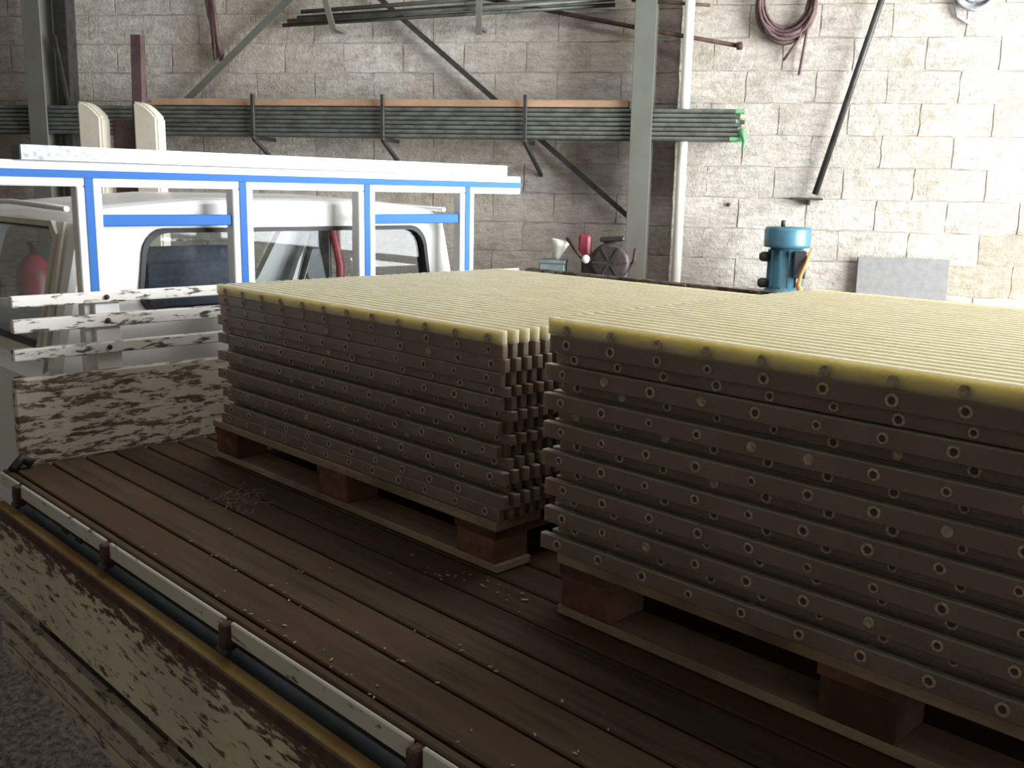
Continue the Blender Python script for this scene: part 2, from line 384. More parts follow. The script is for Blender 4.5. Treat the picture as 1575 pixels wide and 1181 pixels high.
# low pipe rack: brackets, pipes, plank
PD0, PD1 = .16, .31
def rack_bracket(s, label, zl=2.03, zh=2.285, kink=False):
    t = thing('rack_bracket', label, 'bracket', WM, (s, -.2, zl-.2), 'brackets of the pipe rack')
    part('arm', B(s-.011, s+.011, -.345, -.004, zl-.022, zl, bev=.002), 'steel', t)
    part('prong', B(s-.011, s+.011, -.345, -.323, zl, zh, bev=.002), 'steel', t)
    bm = bm_new(); bar(bm, (s, -.33, zl-.02), (s+.06, -.012, zl-.21), .02, .02); part('strut', bm, 'steel', t)
rack_bracket(-1.635, 'upright prong of the pipe rack above the cab, leftmost of three')
rack_bracket(-.785, 'upright prong of the pipe rack, middle of three, with bent strut')
rack_bracket(.105, 'upright prong of the pipe rack nearest the right column')
rr = .0125; rows = 7; cols = 6
pm = []
for k in range(3):
    bm = bm_new(); L = 5.6 - .05*k
    tube(bm, [(-L, 0, 0), (0, 0, 0)], rr, 8, False)
    tube(bm, [(0, 0, 0), (-.04, 0, 0)], rr*.8, 8, False)
    for i in range(8):
        pass
    pm.append(mesh_of(bm, 'steel_pipe', 'greenpipe'))
names_r = ['bottom', 'second-lowest', 'third-lowest', 'middle', 'third-highest', 'second-highest', 'top']
first_green = mesh_of((lambda b: (tube(b, [(-.05, 0, 0), (.001, 0, 0)], rr*1.06, 8, False), b)[1])(bm_new()), 'painted_end', 'greenend')
first_pale = mesh_of((lambda b: (tube(b, [(-.03, 0, 0), (.001, 0, 0)], rr*1.06, 8, False), b)[1])(bm_new()), 'painted_end', 'paleend')
for j in range(rows):
    for i in range(cols):
        s = 1.37 + random.uniform(-.03, .03); y = -PD0 - rr - i*(PD1-PD0)/cols; z = 2.03 + rr + j*.0262
        o = bpy.data.objects.new('steel_pipe', random.choice(pm)); COL.objects.link(o)
        o.matrix_world = WM @ Matrix.Translation((s, y, z))
        tag(o, 'grey-green steel pipe, %s in the %s layer of the wall rack bundle' % (['rearmost', 'second from the wall', 'third from the wall', 'third from the front', 'second from the front', 'foremost'][i], names_r[j]), 'pipe', 'pipes in the %s layer of the rack' % names_r[j])
        if random.random() < .6: part('painted_end', random.choice((first_green, first_pale)), None, o)
bm = bm_new(); tube(bm, [(1.375, -.3, 2.10), (1.40, -.32, 2.03), (1.39, -.325, 1.98)], [.02, .014, .006], 8)
solid('rag', bm, 'greenend', 'scrap of green rag hanging from the pipe ends', 'rag', WM)
zp = 2.03 + rows*.0262 + .004
solid('plank', B(-2.35, .72, -.30, -.22, zp, zp+.042, bev=.003), 'orangewood', 'long orange-brown plank lying on top of the pipe bundle', 'plank', WM)
# high rack: a few tubes and hooks at the top edge
for k, (z0_, z1_, y) in enumerate(((2.73, 2.80, -.10), (2.75, 2.825, -.14), (2.775, 2.845, -.10), (2.80, 2.88, -.16))):
    bm = bm_new(); tube(bm, [(-1.52+.05*k, y, z0_), (.6, y, z1_ + .03)], .013, 8)
    solid('conduit', bm, 'greenpipe', ['lowest', 'second-lowest', 'second-highest', 'highest'][k] + ' of the thin pipes bunched at the top edge of the wall', 'pipe', WM, 'pipes on the high rack')
for s, lab, y0 in ((-1.145, 'slanting', -.20), (-.215, 'upright', -.20)):
    bm = bm_new(); bar(bm, (s-(.06 if lab == 'slanting' else 0), y0, 2.90), (s, y0, 2.65 if lab == 'upright' else 2.69), .022, .035); bar(bm, (s, y0+.01, 2.70), (s, -.006, 2.70), .02)
    solid('rack_hook', bm, 'greenpaint', lab + ' steel hook holding the thin pipes at the top edge', 'bracket', WM, 'hooks of the high rack')
# coils
def coil(label, c, R, n, r, m, tail):
    t = thing('cable_coil', label, 'coil', WM, (c[0], c[1], c[2]-R))
    bm = bm_new()
    for k in range(n):
        pts = []
        Rk = R*random.uniform(.72, 1.0); ex = random.uniform(.9, 1.05); oy = random.uniform(-.03, .03)
        for i in range(25):
            a = 2*math.pi*i/24; pts.append((c[0] + Rk*.78*math.cos(a), c[1] + oy + .012*math.sin(3*a+k), c[2] + Rk*ex*math.sin(a) + (R-Rk)*.8))
        tube(bm, pts, r, 6, False)
    part('coil', bm, m, t)
    for pts in tail:
        bm = bm_new(); tube(bm, pts, r, 6); part('tail', bm, m, t)
    bm = bm_new(); bar(bm, (c[0], -PIER-.006, c[2]+R*.62), (c[0], -PIER-.12, c[2]+R*.66), .014); part('peg', bm, 'steel', t)
coil('brown cable coil hanging from a peg at the top of the bright wall', (1.595, -PIER-.06, 2.80), .22, 14, .009, 'cable',
     [[(1.72, -PIER-.05, 2.85), (1.68, -PIER-.06, 2.62), (1.60, -PIER-.05, 2.50)], [(1.745, -PIER-.05, 2.9), (1.72, -PIER-.05, 2.65), (1.695, -PIER-.04, 2.42)]])
coil('grey cable coil hanging at the top right corner of the wall', (2.62, -PIER-.05, 2.91), .16, 8, .010, 'greycable', [[(2.50, -PIER-.04, 2.88), (2.54, -PIER-.02, 2.74), (2.62, -PIER-.02, 2.70)]])
bm = bm_new(); lathe(bm, [(0, .0), (.012, .0), (.012, .02), (0, .02)], 8, Matrix.Translation((1.34, -PIER+.004, 1.665)) @ Matrix.Rotation(math.radians(90), 4, 'X'))
solid('bolt', bm, 'rust', 'rusty bolt stub set in the bright wall above a rust streak', 'bolt', WM)
# grey board leaning on the wall
bm = bm_new(); abox(bm, 2.115, 2.635, -.03, 0, 0, 1.37, bev=.003, mtx=Matrix.Translation((0, -.20, .005)) @ Matrix.Rotation(math.radians(-3.2), 4, 'X'))
solid('grey_board', bm, 'greyboard', 'plain grey board leaning against the foot of the bright wall', 'board', WM)
# workbench behind the truck
BZ = 1.165
t = thing('workbench', 'dark workbench against the wall behind the truck carrying engine and motor', 'workbench', WM, (1.05, -.5, 0))
part('top', B(.10, 1.98, -.72, -.22, BZ-.05, BZ, bev=.004), 'asph', t)
for x in (.14, 1.88):
    for y in (-.68, -.30): part('leg', B(x, x+.06, y, y+.06, 0, BZ-.05), 'steel', t)
part('rail', B(.2, 1.88, -.68, -.66, .25, .31), 'steel', t)
# blue motor
pc = (1.665, -.50)
t = thing('electric_motor', 'blue upright electric motor with wide round cap standing on the bench', 'motor', WM, (pc[0], pc[1], BZ))
T0 = Matrix.Translation((pc[0], pc[1], 0))
bm = bm_new(); lathe(bm, [(0, BZ), (.115, BZ), (.115, BZ+.03), (.092, BZ+.04), (.092, 1.435), (0, 1.435)], 24, T0); body = part('body', bm, 'bluepump', t)
for k in range(12):
    a = 2*math.pi*k/12 + .1; bm = bm_new(); abox(bm, .088, .104, -.006, .006, BZ+.05, 1.42, mtx=T0 @ Matrix.Rotation(a, 4, 'Z')); part('cooling_fin', bm, 'bluepump', body)
bm = bm_new(); lathe(bm, [(.09, 1.435), (.128, 1.437), (.130, 1.455), (.130, 1.535), (.122, 1.550), (0, 1.553)], 28, T0); part('fan_cap', bm, 'bluepump', t)
bm = bm_new(); lathe(bm, [(0, 1.55), (.012, 1.55), (.012, 1.585), (0, 1.588)], 10, T0 @ Matrix.Translation((-.03, 0, 0))); part('eye_bolt', bm, 'black', t)
for zz in (1.40, 1.25):
    bm = bm_new(); lathe(bm, [(0, .08), (.028, .08), (.028, .135), (.016, .15), (0, .15)], 10, Matrix.Translation((pc[0], pc[1], zz-.02)) @ Matrix.Rotation(math.radians(-90), 4, 'Y')); part('terminal', bm, 'black', t)
part('terminal_box', B(pc[0]+.03, pc[0]+.10, pc[1]-.13, pc[1]-.06, 1.27, 1.42, bev=.006), 'black', t)
bm = bm_new(); tube(bm, [(1.79, -.60, 1.44), (1.765, -.645, 1.37), (1.735, -.66, 1.29), (1.725, -.665, 1.235), (1.745, -.67, 1.19), (1.79, -.66, 1.15), (1.85, -.62, 1.14)], [.006, .008, .010, .016, .018, .014, .008], 8)
solid('power_cord', bm, 'orange', 'bright orange cord draped down beside the blue motor', 'cord', WM)
# old engine
t = thing('small_engine', 'old dark red and black engine with pale round knob on the bench', 'engine', WM, (.62, -.5, BZ))
part('crankcase', B(.50, .77, -.60, -.40, BZ, BZ+.20, bev=.02), 'engine', t)
cy = bm_new(); lathe(cy, [(0, 0), (.05, 0)] + [(r_, z_) for q in range(6) for r_, z_ in ((.06, .012*q), (.06, .012*q+.006), (.048, .012*q+.007), (.048, .012*q+.011))] + [(.05, .08), (0, .085)], 16, Matrix.Translation((.67, -.5, BZ+.19))); part('cylinder', cy, 'engine', t)
bm = bm_new(); abox(bm, .475, .545, -.56, -.45, BZ+.17, BZ+.315, bev=.015); part('fuel_tank', bm, 'red', t)
bm = bm_new(); bar(bm, (.60, -.5, BZ+.285), (.745, -.52, BZ+.295), .05, .03, bev=.008); part('air_filter', bm, 'black', t)
bm = bm_new(); lathe(bm, [(0, 0), (.11, 0), (.115, .01), (.115, .03), (.09, .04), (0, .04)], 20, Matrix.Translation((.67, -.60, BZ+.16)) @ Matrix.Rotation(math.radians(90), 4, 'X')); fl = part('flywheel', bm, 'engine', t)
for k in range(6):
    a = k*math.pi/3; bm = bm_new(); bar(bm, (.67+.02*math.cos(a), -.645, BZ+.16+.02*math.sin(a)), (.67+.10*math.cos(a), -.645, BZ+.16+.10*math.sin(a)), .008); part('spoke', bm, 'steel', fl)
bm = bm_new(); lathe(bm, [(0, 0), (.020, .0), (.026, .012), (.022, .026), (0, .032)], 16, Matrix.Translation((.53, -.605, BZ+.175)) @ Matrix.Rotation(math.radians(90), 4, 'X')); part('knob', bm, 'funnel', t, label='pale round knob')
bm = bm_new(); tube(bm, [(.41, -.56, BZ+.29), (.47, -.60, BZ+.22), (.52, -.62, BZ+.17)], .011, 8); part('lever', bm, 'rust', t)
bm = bm_new(); tube(bm, [(.74, -.5, BZ+.08), (.80, -.52, BZ+.16), (.81, -.52, BZ+.24)], .012, 8); part('exhaust', bm, 'rust', t)
t = thing('tin_box', 'low blue-grey tin box on the bench left of the engine', 'box', WM, (.33, -.5, BZ))
part('body', B(.25, .40, -.58, -.44, BZ, BZ+.14, bev=.006), 'greybox', t); part('lid', B(.245, .405, -.585, -.435, BZ+.14, BZ+.16, bev=.004), 'greybox', t)
bm = bm_new(); lathe(bm, [(0, 0), (.018, 0), (.022, .03), (.040, .075), (.058, .115), (.052, .115), (.034, .072), (.010, .03)], 18, Matrix.Translation((.345, -.51, BZ+.16)) @ Matrix.Rotation(math.radians(12), 4, 'Y'))
solid('funnel', bm, 'funnel', 'small white plastic funnel standing on the tin box', 'funnel', WM)
# cream posts and brown upright behind the cab
def post(sx, w_, label, slant):
    bm = bm_new(); n = 8; prof = [(sx-w_/2, 0), (sx+w_/2, 0)]
    for k in range(n+1):
        u = k/n; prof.append((sx+w_/2 - w_*u, 2.06 + .085*math.sin(math.pi*min(1, .15+u*.85)*.62) - (.0 if slant else .0) + .03*u))
    prism(bm, prof, 1, -1.10, -1.0)
    bmesh.ops.bevel(bm, geom=[e for e in bm.edges], offset=.012, segments=2, affect='EDGES')
    for f in bm.faces: f.smooth = False
    return solid('post', bm, 'creampost', label, 'post', WM, 'cream posts behind the cab')
post(-2.275, .145, 'cream round-topped post behind the cab, left of the brown iron upright', 0)
post(-1.93, .145, 'cream round-topped post behind the cab, right of the brown iron upright', 0)
solid('backing_board', B(-2.20, -2.01, -.99, -.96, 0, 2.08, bev=.004), 'brownpost', 'low brown board between the two cream posts', 'board', WM)
bm = bm_new(); bar(bm, (-2.065, -1.02, 0), (-1.995, -1.02, 2.535), .06, .05, upv=(0, 1, 0)); 
solid('iron_upright', bm, 'brownpost', 'tall brown iron upright rising between the cream posts', 'upright', WM)
bm = bm_new()
for k in range(5):
    x = -2.05+random.uniform(-.03, .05); tube(bm, [(x, -.06, 3.05), (x+random.uniform(-.03, .05), -.07, 2.80), (-1.99+random.uniform(-.03, .04), -.08, random.uniform(2.48, 2.62))], .014, 6)
solid('rope_bundle', bm, 'brownpost', 'dark frayed rope bundle hanging on the wall above the iron upright', 'rope', WM)
# red bottle and trolley beyond the cab
t = thing('gas_bottle', 'red gas bottle seen through the cab door window', 'gas bottle', WM, (-3.07, -.58, 0))
bm = bm_new(); lathe(bm, [(0, 0), (.11, 0), (.115, .02), (.115, 1.10), (.10, 1.18), (.05, 1.24), (.03, 1.26), (0, 1.26)], 20, Matrix.Translation((-3.07, -.58, 0))); part('body', bm, 'red', t)
bm = bm_new(); lathe(bm, [(0, 1.26), (.02, 1.26), (.02, 1.31), (.035, 1.315), (.035, 1.335), (0, 1.335)], 12, Matrix.Translation((-3.07, -.58, 0))); part('valve', bm, 'steel', t)
t = thing('hand_trolley', 'red bowed hand trolley seen through the cab rear window', 'trolley', WM, (-1.14, -.55, 0))
for q in (-1, 1):
    bm = bm_new(); tube(bm, [(-1.14+q*.13, -.5, 0.02), (-1.14+q*.13, -.5, 1.25), (-1.14+q*.085, -.5, 1.45), (-1.14+q*.13, -.52, 1.58)], .028, 8); part('frame_tube', bm, 'red', t)
part('back_plate', B(-1.21, -1.07, -.52, -.49, .3, 1.56, bev=.005), 'steel', t)
part('toe_plate', B(-1.32, -.96, -.75, -.49, .0, .02), 'red', t)

# ================================================================== THE TRUCK
YH = X(3.6)
truck = thing('flatbed_truck', 'white flatbed truck with worn plank bed and blue-striped cab guard', 'truck', I4, (X(2.335), 1.2, 0))
XL, XR, YR = X(1.037), X(3.63), X(-.9)
ZB = Z(-1.0)
# bed planks
edges = [1.073, 1.203, 1.325, 1.434]
while edges[-1] < 3.5: edges.append(edges[-1] + .1245)
edges[-1] = 3.60
bed = part('bed_frame', B(X(1.06), XR-.02, YR+.01, YH-.03, ZB-.07, ZB-.036), 'steel', truck)
for a, b in zip(edges, edges[1:]):
    part('plank', B(X(a)+.0035, X(b)-.0035, YR, YH+.01, ZB-.034, ZB + random.uniform(-.002, .0), bev=.003), 'plank', bed)
part('edge_plank', B(XL+.004, X(1.073)-.006, YR, YH+.01, ZB-.034, ZB+.001, bev=.003), 'plank', bed)
part('cross_member', B(X(1.1), X(3.5), 1.0, 1.08, ZB-.16, ZB-.07), 'steel', truck)
part('cross_member', B(X(1.1), X(3.5), 2.3, 2.38, ZB-.16, ZB-.07), 'steel', truck)
for x in (1.75, 2.75): part('chassis_rail', B(X(x), X(x)+.08, YR+.1, 4.5, ZB-.32, ZB-.16), 'steel', truck)
part('side_sill', B(X(1.062), X(1.062)+.02, YR, YH, ZB-.26, ZB-.036), 'sill', truck)
# near edge rail in lengths between the hinges
hy = [3.413, 2.683, 1.988, 1.28, .57, -.14]
cuts = [3.62] + hy + [-.9]
for a, b in zip(cuts, cuts[1:]):
    part('edge_rail', B(XL-.005, XL+.0035, X(b)+.012, X(a)-.012, ZB-.040, ZB-.003, bev=.0025), 'railpaint', truck)
for y in hy:
    bm = bm_new(); abox(bm, XL-.020, XL+.008, X(y)-.010, X(y)+.010, ZB-.064, ZB-.006, bev=.004)
    h = part('hinge', bm, 'rust', truck)
    bm = bm_new(); tube(bm, [(XL-.018, X(y)-.026, ZB-.058), (XL-.018, X(y)+.012, ZB-.058)], .007, 8); part('hinge_pin', bm, 'black', h)
for y in (3.09, 2.98): part('sill_slot', B(X(1.062)-.004, X(1.062), X(y)-.018, X(y)+.018, ZB-.075, ZB-.045), 'black', truck)
# dropped side hanging on the hinges
xo, xi = X(.985), X(1.026)
side = part('dropped_side', B(xo, xi, YR, X(3.56), Z(-1.40), Z(-1.104), bev=.003), 'sidepaint', truck)
part('top_edge', B(xo+.004, xi, YR, X(3.56), Z(-1.104), Z(-1.096), bev=.002), 'yellowedge', side)
part('edge_band', B(xo-.003, xo+.004, YR, X(3.56), Z(-1.128), Z(-1.097), bev=.001), 'rust', side)
for za, zb_ in ((-1.448, -1.502), (-1.532, -1.592), (-1.602, -1.648)):
    part('slat', B(xo-.004, xo+.020, YR, X(3.56), Z(zb_), Z(za), bev=.003), 'sideslat', side)
for y in (3.2, 2.35, 1.6, .6): part('upright', B(xo+.021, xo+.040, X(y)-.04, X(y)+.04, Z(-1.65), Z(-1.35)), 'rust', side)
# headboard
hb = part('headboard', B(X(1.10), X(3.57), YH, YH+.028, ZB+.001, Z(-.684), bev=.004), 'hbpaint', truck)
for za, zb_ in ((-.432, -.392), (-.522, -.474), (-.62, -.578)):
    part('slat', B(X(1.108)+random.uniform(-.004, .008), X(3.575), YH-.004, YH+.020, Z(za), Z(zb_), bev=.003), 'slatpaint', hb)
for x in (1.45, 2.03, 2.65, 3.255):
    up_ = part('upright', B(X(x)-.036, X(x)+.036, YH+.021, YH+.038, Z(-.70), Z(-.40), bev=.002), 'framewhite', hb)
    for zz in (-.412, -.498, -.598):
        bm = bm_new(); lathe(bm, [(0, .0), (.006, .0), (.008, .006), (0, .008)], 8, Matrix.Translation((X(x)-.01, YH-.012, Z(zz))) @ Matrix.Rotation(math.radians(-90), 4, 'X')); part('bolt', bm, 'rust', hb)
bm = bm_new(); tube(bm, [(X(1.06), YH-.03, ZB+.005), (X(1.10), YH-.012, ZB+.03), (X(1.13), YH-.02, ZB+.01)], .014, 7); part('corner_latch', bm, 'black', hb)
# guard frame
g0, g1 = YH+.040, YH+.085
gf = part('guard_frame', B(X(1.02), X(3.625), g0, g1, Z(-.016), Z(.072), bev=.004), 'framewhite', truck)
part('blue_stripe', B(X(1.02), X(3.6255), g0-.0025, g0, Z(.014), Z(.042)), 'blue', gf)
for x in (1.42, 2.035, 2.652, 3.257):
    pst = part('post', B(X(x)-.036, X(x)+.036, g0, g1, ZB-.05, Z(-.0165), bev=.003), 'framewhite', truck)
    part('blue_stripe', B(X(x)-.012, X(x)+.012, g0-.0025, g0, Z(-.40), Z(.015)), 'blue', pst)
for a, b in ((1.42, 2.035), (2.652, 3.257)):
    part('blue_rail', B(X(a)+.037, X(b)-.037, g0+.008, g0+.034, Z(-.160), Z(-.117), bev=.003), 'blue', truck)
# far side board standing up
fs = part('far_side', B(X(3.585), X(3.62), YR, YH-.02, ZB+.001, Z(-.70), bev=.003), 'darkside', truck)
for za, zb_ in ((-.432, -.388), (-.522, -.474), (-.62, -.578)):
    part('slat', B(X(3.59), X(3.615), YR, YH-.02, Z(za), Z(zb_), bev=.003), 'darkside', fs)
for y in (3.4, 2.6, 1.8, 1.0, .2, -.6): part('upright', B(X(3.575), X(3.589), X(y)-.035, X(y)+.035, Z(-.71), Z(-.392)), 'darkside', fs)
# ---- cab
CY0 = X(3.80); CXM = X(2.335); HW0, HW1 = X(1.035), X(.915)
ZBELT, ZROOF = Z(-.70), Z(-.045)
def hw(z):
    if z <= ZBELT: return HW0
    return HW0 + (HW1-HW0)*min(1, (z-ZBELT)/(ZROOF-.10-ZBELT))
def section(y, ztop, shrink=0.):
    pts = []
    zb0 = .55
    left = [(HW0-.02-shrink, zb0)]
    zs_ = [.62, ZBELT-.03, ZBELT]
    for z in zs_:
        if z < ztop - .08: left.append((hw(z)-shrink, z))
    rr_ = min(.085, max(.02, (ztop-.7)*.3)); base = ztop - rr_ - .03
    wtop = hw(base) - shrink
    left.append((wtop, base))
    for k in range(1, 6):
        a = math.radians(90*k/5); left.append((wtop - .13*(1-math.cos(a)) , base + rr_*math.sin(a)))
    left.append((wtop*.45, ztop-.006)); 
    while len(left) < 12: left.insert(1, left[0])
    return [(CXM-x, y, z) for x, z in left] + [(CXM+x, y, z) for x, z in reversed(left)]
st = [(CY0, ZROOF-.02, .03), (CY0+.012, ZROOF-.008, .010), (CY0+.045, ZROOF, 0), (CY0+.5, ZROOF+.012, 0), (CY0+.86, ZROOF-.004, 0), (CY0+1.05, ZROOF-.10, 0), (CY0+1.42, ZROOF-.50, 0), (CY0+1.5, ZROOF-.53, 0), (CY0+1.85, ZROOF-.60, .02), (CY0+1.9, ZROOF-.66, .06)]
bm = bm_new(); rings = []
for y, zt_, sh in st: rings.append([bm.verts.new(p) for p in section(y, zt_, sh)])
for a, b in zip(rings, rings[1:]):
    n = len(a)
    for k in range(n):
        q = (a[k], a[(k+1) % n], b[(k+1) % n], b[k]); bm.faces.new(q)
bm.faces.new(rings[0]); bm.faces.new(rings[-1][::-1])
bmesh.ops.remove_doubles(bm, verts=bm.verts, dist=1e-5); bmesh.ops.recalc_face_normals(bm, faces=bm.faces)
cab_me = mesh_of(bm, 'cab', 'white')
cab_tmp = bpy.data.objects.new('cab_tmp', cab_me); COL.objects.link(cab_tmp)
sm = cab_tmp.modifiers.new('s', 'SOLIDIFY'); sm.thickness = .035; sm.offset = -1
WX0, WX1, WZ0, WZ1 = X(1.645), X(3.14), Z(-.505), Z(-.183)
wpoly = rrect(WX0, WX1, WZ0, WZ1, .07)
# the sides of the rear window lean in a little
def lean(p, c=CXM, k=.06): return (c + (p[0]-c)*(1 - k*(p[1]-WZ0)/(WZ1-WZ0)), p[1])
wpoly = [lean(p) for p in wpoly]
dy0, dy1, dz0, dz1 = CY0+.115, CY0+.90, Z(-.655), Z(-.165)
dpoly = [(dy0+.01, dz0), (dy1+.33, dz0), (dy1+.02, dz1-.01), (dy1-.03, dz1), (dy0+.07, dz1), (dy0+.025, dz1-.035)]
cutters = []
for poly, ax, a, b in ((wpoly, 1, CY0-.1, CY0+.2), (dpoly, 0, CXM-1.2, CXM+1.2), (rrect(CXM-.60, CXM+.60, ZROOF-.44, ZROOF-.085, .05), 1, CY0+.98, CY0+1.6)):
    bm = bm_new(); prism(bm, poly, ax, a, b); c = bpy.data.objects.new('cut', mesh_of(bm, 'cut', 'white')); COL.objects.link(c); cutters.append(c)
    bo = cab_tmp.modifiers.new('b', 'BOOLEAN'); bo.operation = 'DIFFERENCE'; bo.solver = 'EXACT'; bo.object = c
dg = bpy.context.evaluated_depsgraph_get(); dg.update()
cab_final = bpy.data.meshes.new_from_object(cab_tmp.evaluated_get(dg))
for c in cutters + [cab_tmp]: bpy.data.objects.remove(c)
cab_final.materials.clear(); cab_final.materials.append(M['white'])
cab = part('cab', cab_final, None, truck)
def grow(poly, d):
    cx = sum(p[0] for p in poly)/len(poly); cz = sum(p[1] for p in poly)/len(poly)
    hx = max(abs(p[0]-cx) for p in poly); hz = max(abs(p[1]-cz) for p in poly)
    return [(cx+(p[0]-cx)*(1+d/hx), cz+(p[1]-cz)*(1+d/hz)) for p in poly]
bm = bm_new(); ring_prism(bm, grow(wpoly, .007), grow(wpoly, -.008), 1, CY0-.008, CY0+.045); part('window_seal', bm, 'rubber', cab)
bm = bm_new(); prism(bm, grow(wpoly, -.004), 1, CY0+.012, CY0+.016); part('rear_window', bm, 'glass', cab)
bm = bm_new(); prism(bm, rrect(CXM-.60, CXM+.60, ZROOF-.44, ZROOF-.085, .05), 1, 0, .004)
bm.transform(Matrix.Translation((0, CY0+1.05, ZROOF-.09)) @ Matrix.Rotation(math.radians(-40), 4, 'X').inverted() @ Matrix.Scale(1.25, 4, (0, 0, 1)) @ Matrix.Translation((0, 0, -(ZROOF-.09)))); 
part('windscreen', bm, 'glass', cab)
# door windows with their pale frames, both sides
for sgn in (-1, 1):
    def place(bm_):
        for v in bm_.verts: v.co.x = CXM + sgn*(hw(v.co.z) + v.co.x)
        bmesh.ops.recalc_face_normals(bm_, faces=bm_.faces); return bm_
    bm = bm_new(); ring_prism(bm, grow(dpoly, .022), grow(dpoly, -.012), 0, -.03, .010); part('door_frame', place(bm), 'cream', cab)
    bm = bm_new(); ring_prism(bm, grow(dpoly, -.010), grow(dpoly, -.026), 0, -.025, .004); part('window_seal', place(bm), 'rubber', cab)
    bm = bm_new(); prism(bm, grow(dpoly, -.012), 0, -.014, -.010); part('door_window', place(bm), 'glass', cab)
    bm = bm_new(); tube(bm, [(.012, CY0+.03, Z(-.10)), (.014, CY0+.5, Z(-.085)), (.012, CY0+.92, Z(-.095))], .009, 10); part('rain_gutter', place(bm), 'white', cab)
    bm = bm_new(); tube(bm, [(.006, CY0+.07, Z(-.15)), (.006, CY0+.055, Z(-.5)), (.006, CY0+.05, Z(-.72))], .007, 6); part('door_seam', place(bm), 'cream', cab)
    bm = bm_new(); prism(bm, [(CY0+.02, Z(-.745)), (CY0+1.5, Z(-.745)), (CY0+1.5, Z(-.70)), (CY0+.02, Z(-.70))], 0, -.02, .034); [setattr(v.co, 'x', -.01) for v in bm.verts if v.co.x > 0 and v.co.z > Z(-.72)]; part('belt_moulding', place(bm), 'white', cab)
    bm = bm_new(); abox(bm, .0, .03, CY0+.16, CY0+.28, Z(-.80), Z(-.775), bev=.006); part('door_handle', place(bm), 'black', cab)
    bm = bm_new(); bar(bm, (0.01, CY0+1.28, Z(-.60)), (.14, CY0+1.30, Z(-.52)), .012); abox(bm, .10, .22, CY0+1.29, CY0+1.32, Z(-.60), Z(-.38), bev=.01); part('wing_mirror', place(bm), 'black', cab)
# seats and wheel seen through the glass
for x0_, x1_, zs in ((X(1.70), X(2.24), -.262), (X(2.50), X(3.0), -.52)):
    bm = bm_new(); abox(bm, x0_, x1_, CY0+.14, CY0+.26, Z(-1.0), Z(zs), bev=.055); st_ = part('seat_back', bm, 'seat', truck)
    part('seat_cushion', B(x0_, x1_, CY0+.20, CY0+.70, Z(-1.05), Z(-.92), bev=.04), 'seat', st_)
part('cab_floor', B(CXM-.74, CXM+.74, CY0+.05, CY0+1.3, .60, .66), 'interior', cab)
bm = bm_new(); abox(bm, CXM-.68, CXM+.68, CY0+1.02, CY0+1.32, ZROOF-.75, ZROOF-.47, bev=.03); part('dashboard', bm, 'interior', cab)
bm = bm_new(); mt = Matrix.Translation((CXM-.36, CY0+.82, ZROOF-.44)) @ Matrix.Rotation(math.radians(60), 4, 'X')
lathe(bm, [(.17, -.011), (.185, 0), (.17, .011), (.158, 0)], 24, mt, True); part('steering_wheel', bm, 'black', cab)
# tank, wheels
bm = bm_new(); abox(bm, .91, 1.32, 1.7, 2.95, .18, .60, bev=.03); part('underbody_tank', bm, 'black', truck)
wm_t = bm_new(); lathe(wm_t, [(.19, -.09), (.30, -.095), (.335, -.075), (.34, 0), (.335, .075), (.30, .095), (.19, .09)], 28, Matrix.Rotation(math.radians(90), 4, 'Y'), True); tyre_me = mesh_of(wm_t, 'wheel', 'rubber')
wr = bm_new(); lathe(wr, [(0, .03), (.06, .03), (.08, .05), (.15, .04), (.19, .08), (.19, -.08), (.15, -.04), (0, -.03)], 20, Matrix.Rotation(math.radians(90), 4, 'Y')); rim_me = mesh_of(wr, 'rim', 'cream')
for x in (XL+.17, XR-.17):
    for y in (.15, CY0+1.25):
        wh = part('wheel', tyre_me, None, truck, (x, y, .34)); part('rim', rim_me, None, wh)
for y in (.15, CY0+1.25): bm = bm_new(); tube(bm, [(XL+.17, y, .34), (XR-.17, y, .34)], .04, 10); part('axle', bm, 'steel', truck)

# galvanised channel lying on the guard
bm = bm_new(); zg = Z(.0725)
xa, xb = X(1.188), X(3.50)
prof = [(g0-.02, zg), (g0+.05, zg), (g0+.05, zg+.004), (g0-.016, zg+.004), (g0-.016, zg+.036), (g0+.05, zg+.036), (g0+.05, zg+.040), (g0-.02, zg+.040)]
prism(bm, prof, 0, xa, xb)
t = thing('steel_channel', 'long galvanised steel channel lying on top of the cab guard', 'steel channel', I4, ((xa+xb)/2, g0, zg)); part('channel', bm, 'galv', t)
part('end_stop', B(xa-.003, xa+.012, g0-.018, g0+.048, zg+.001, zg+.039), 'black', t)

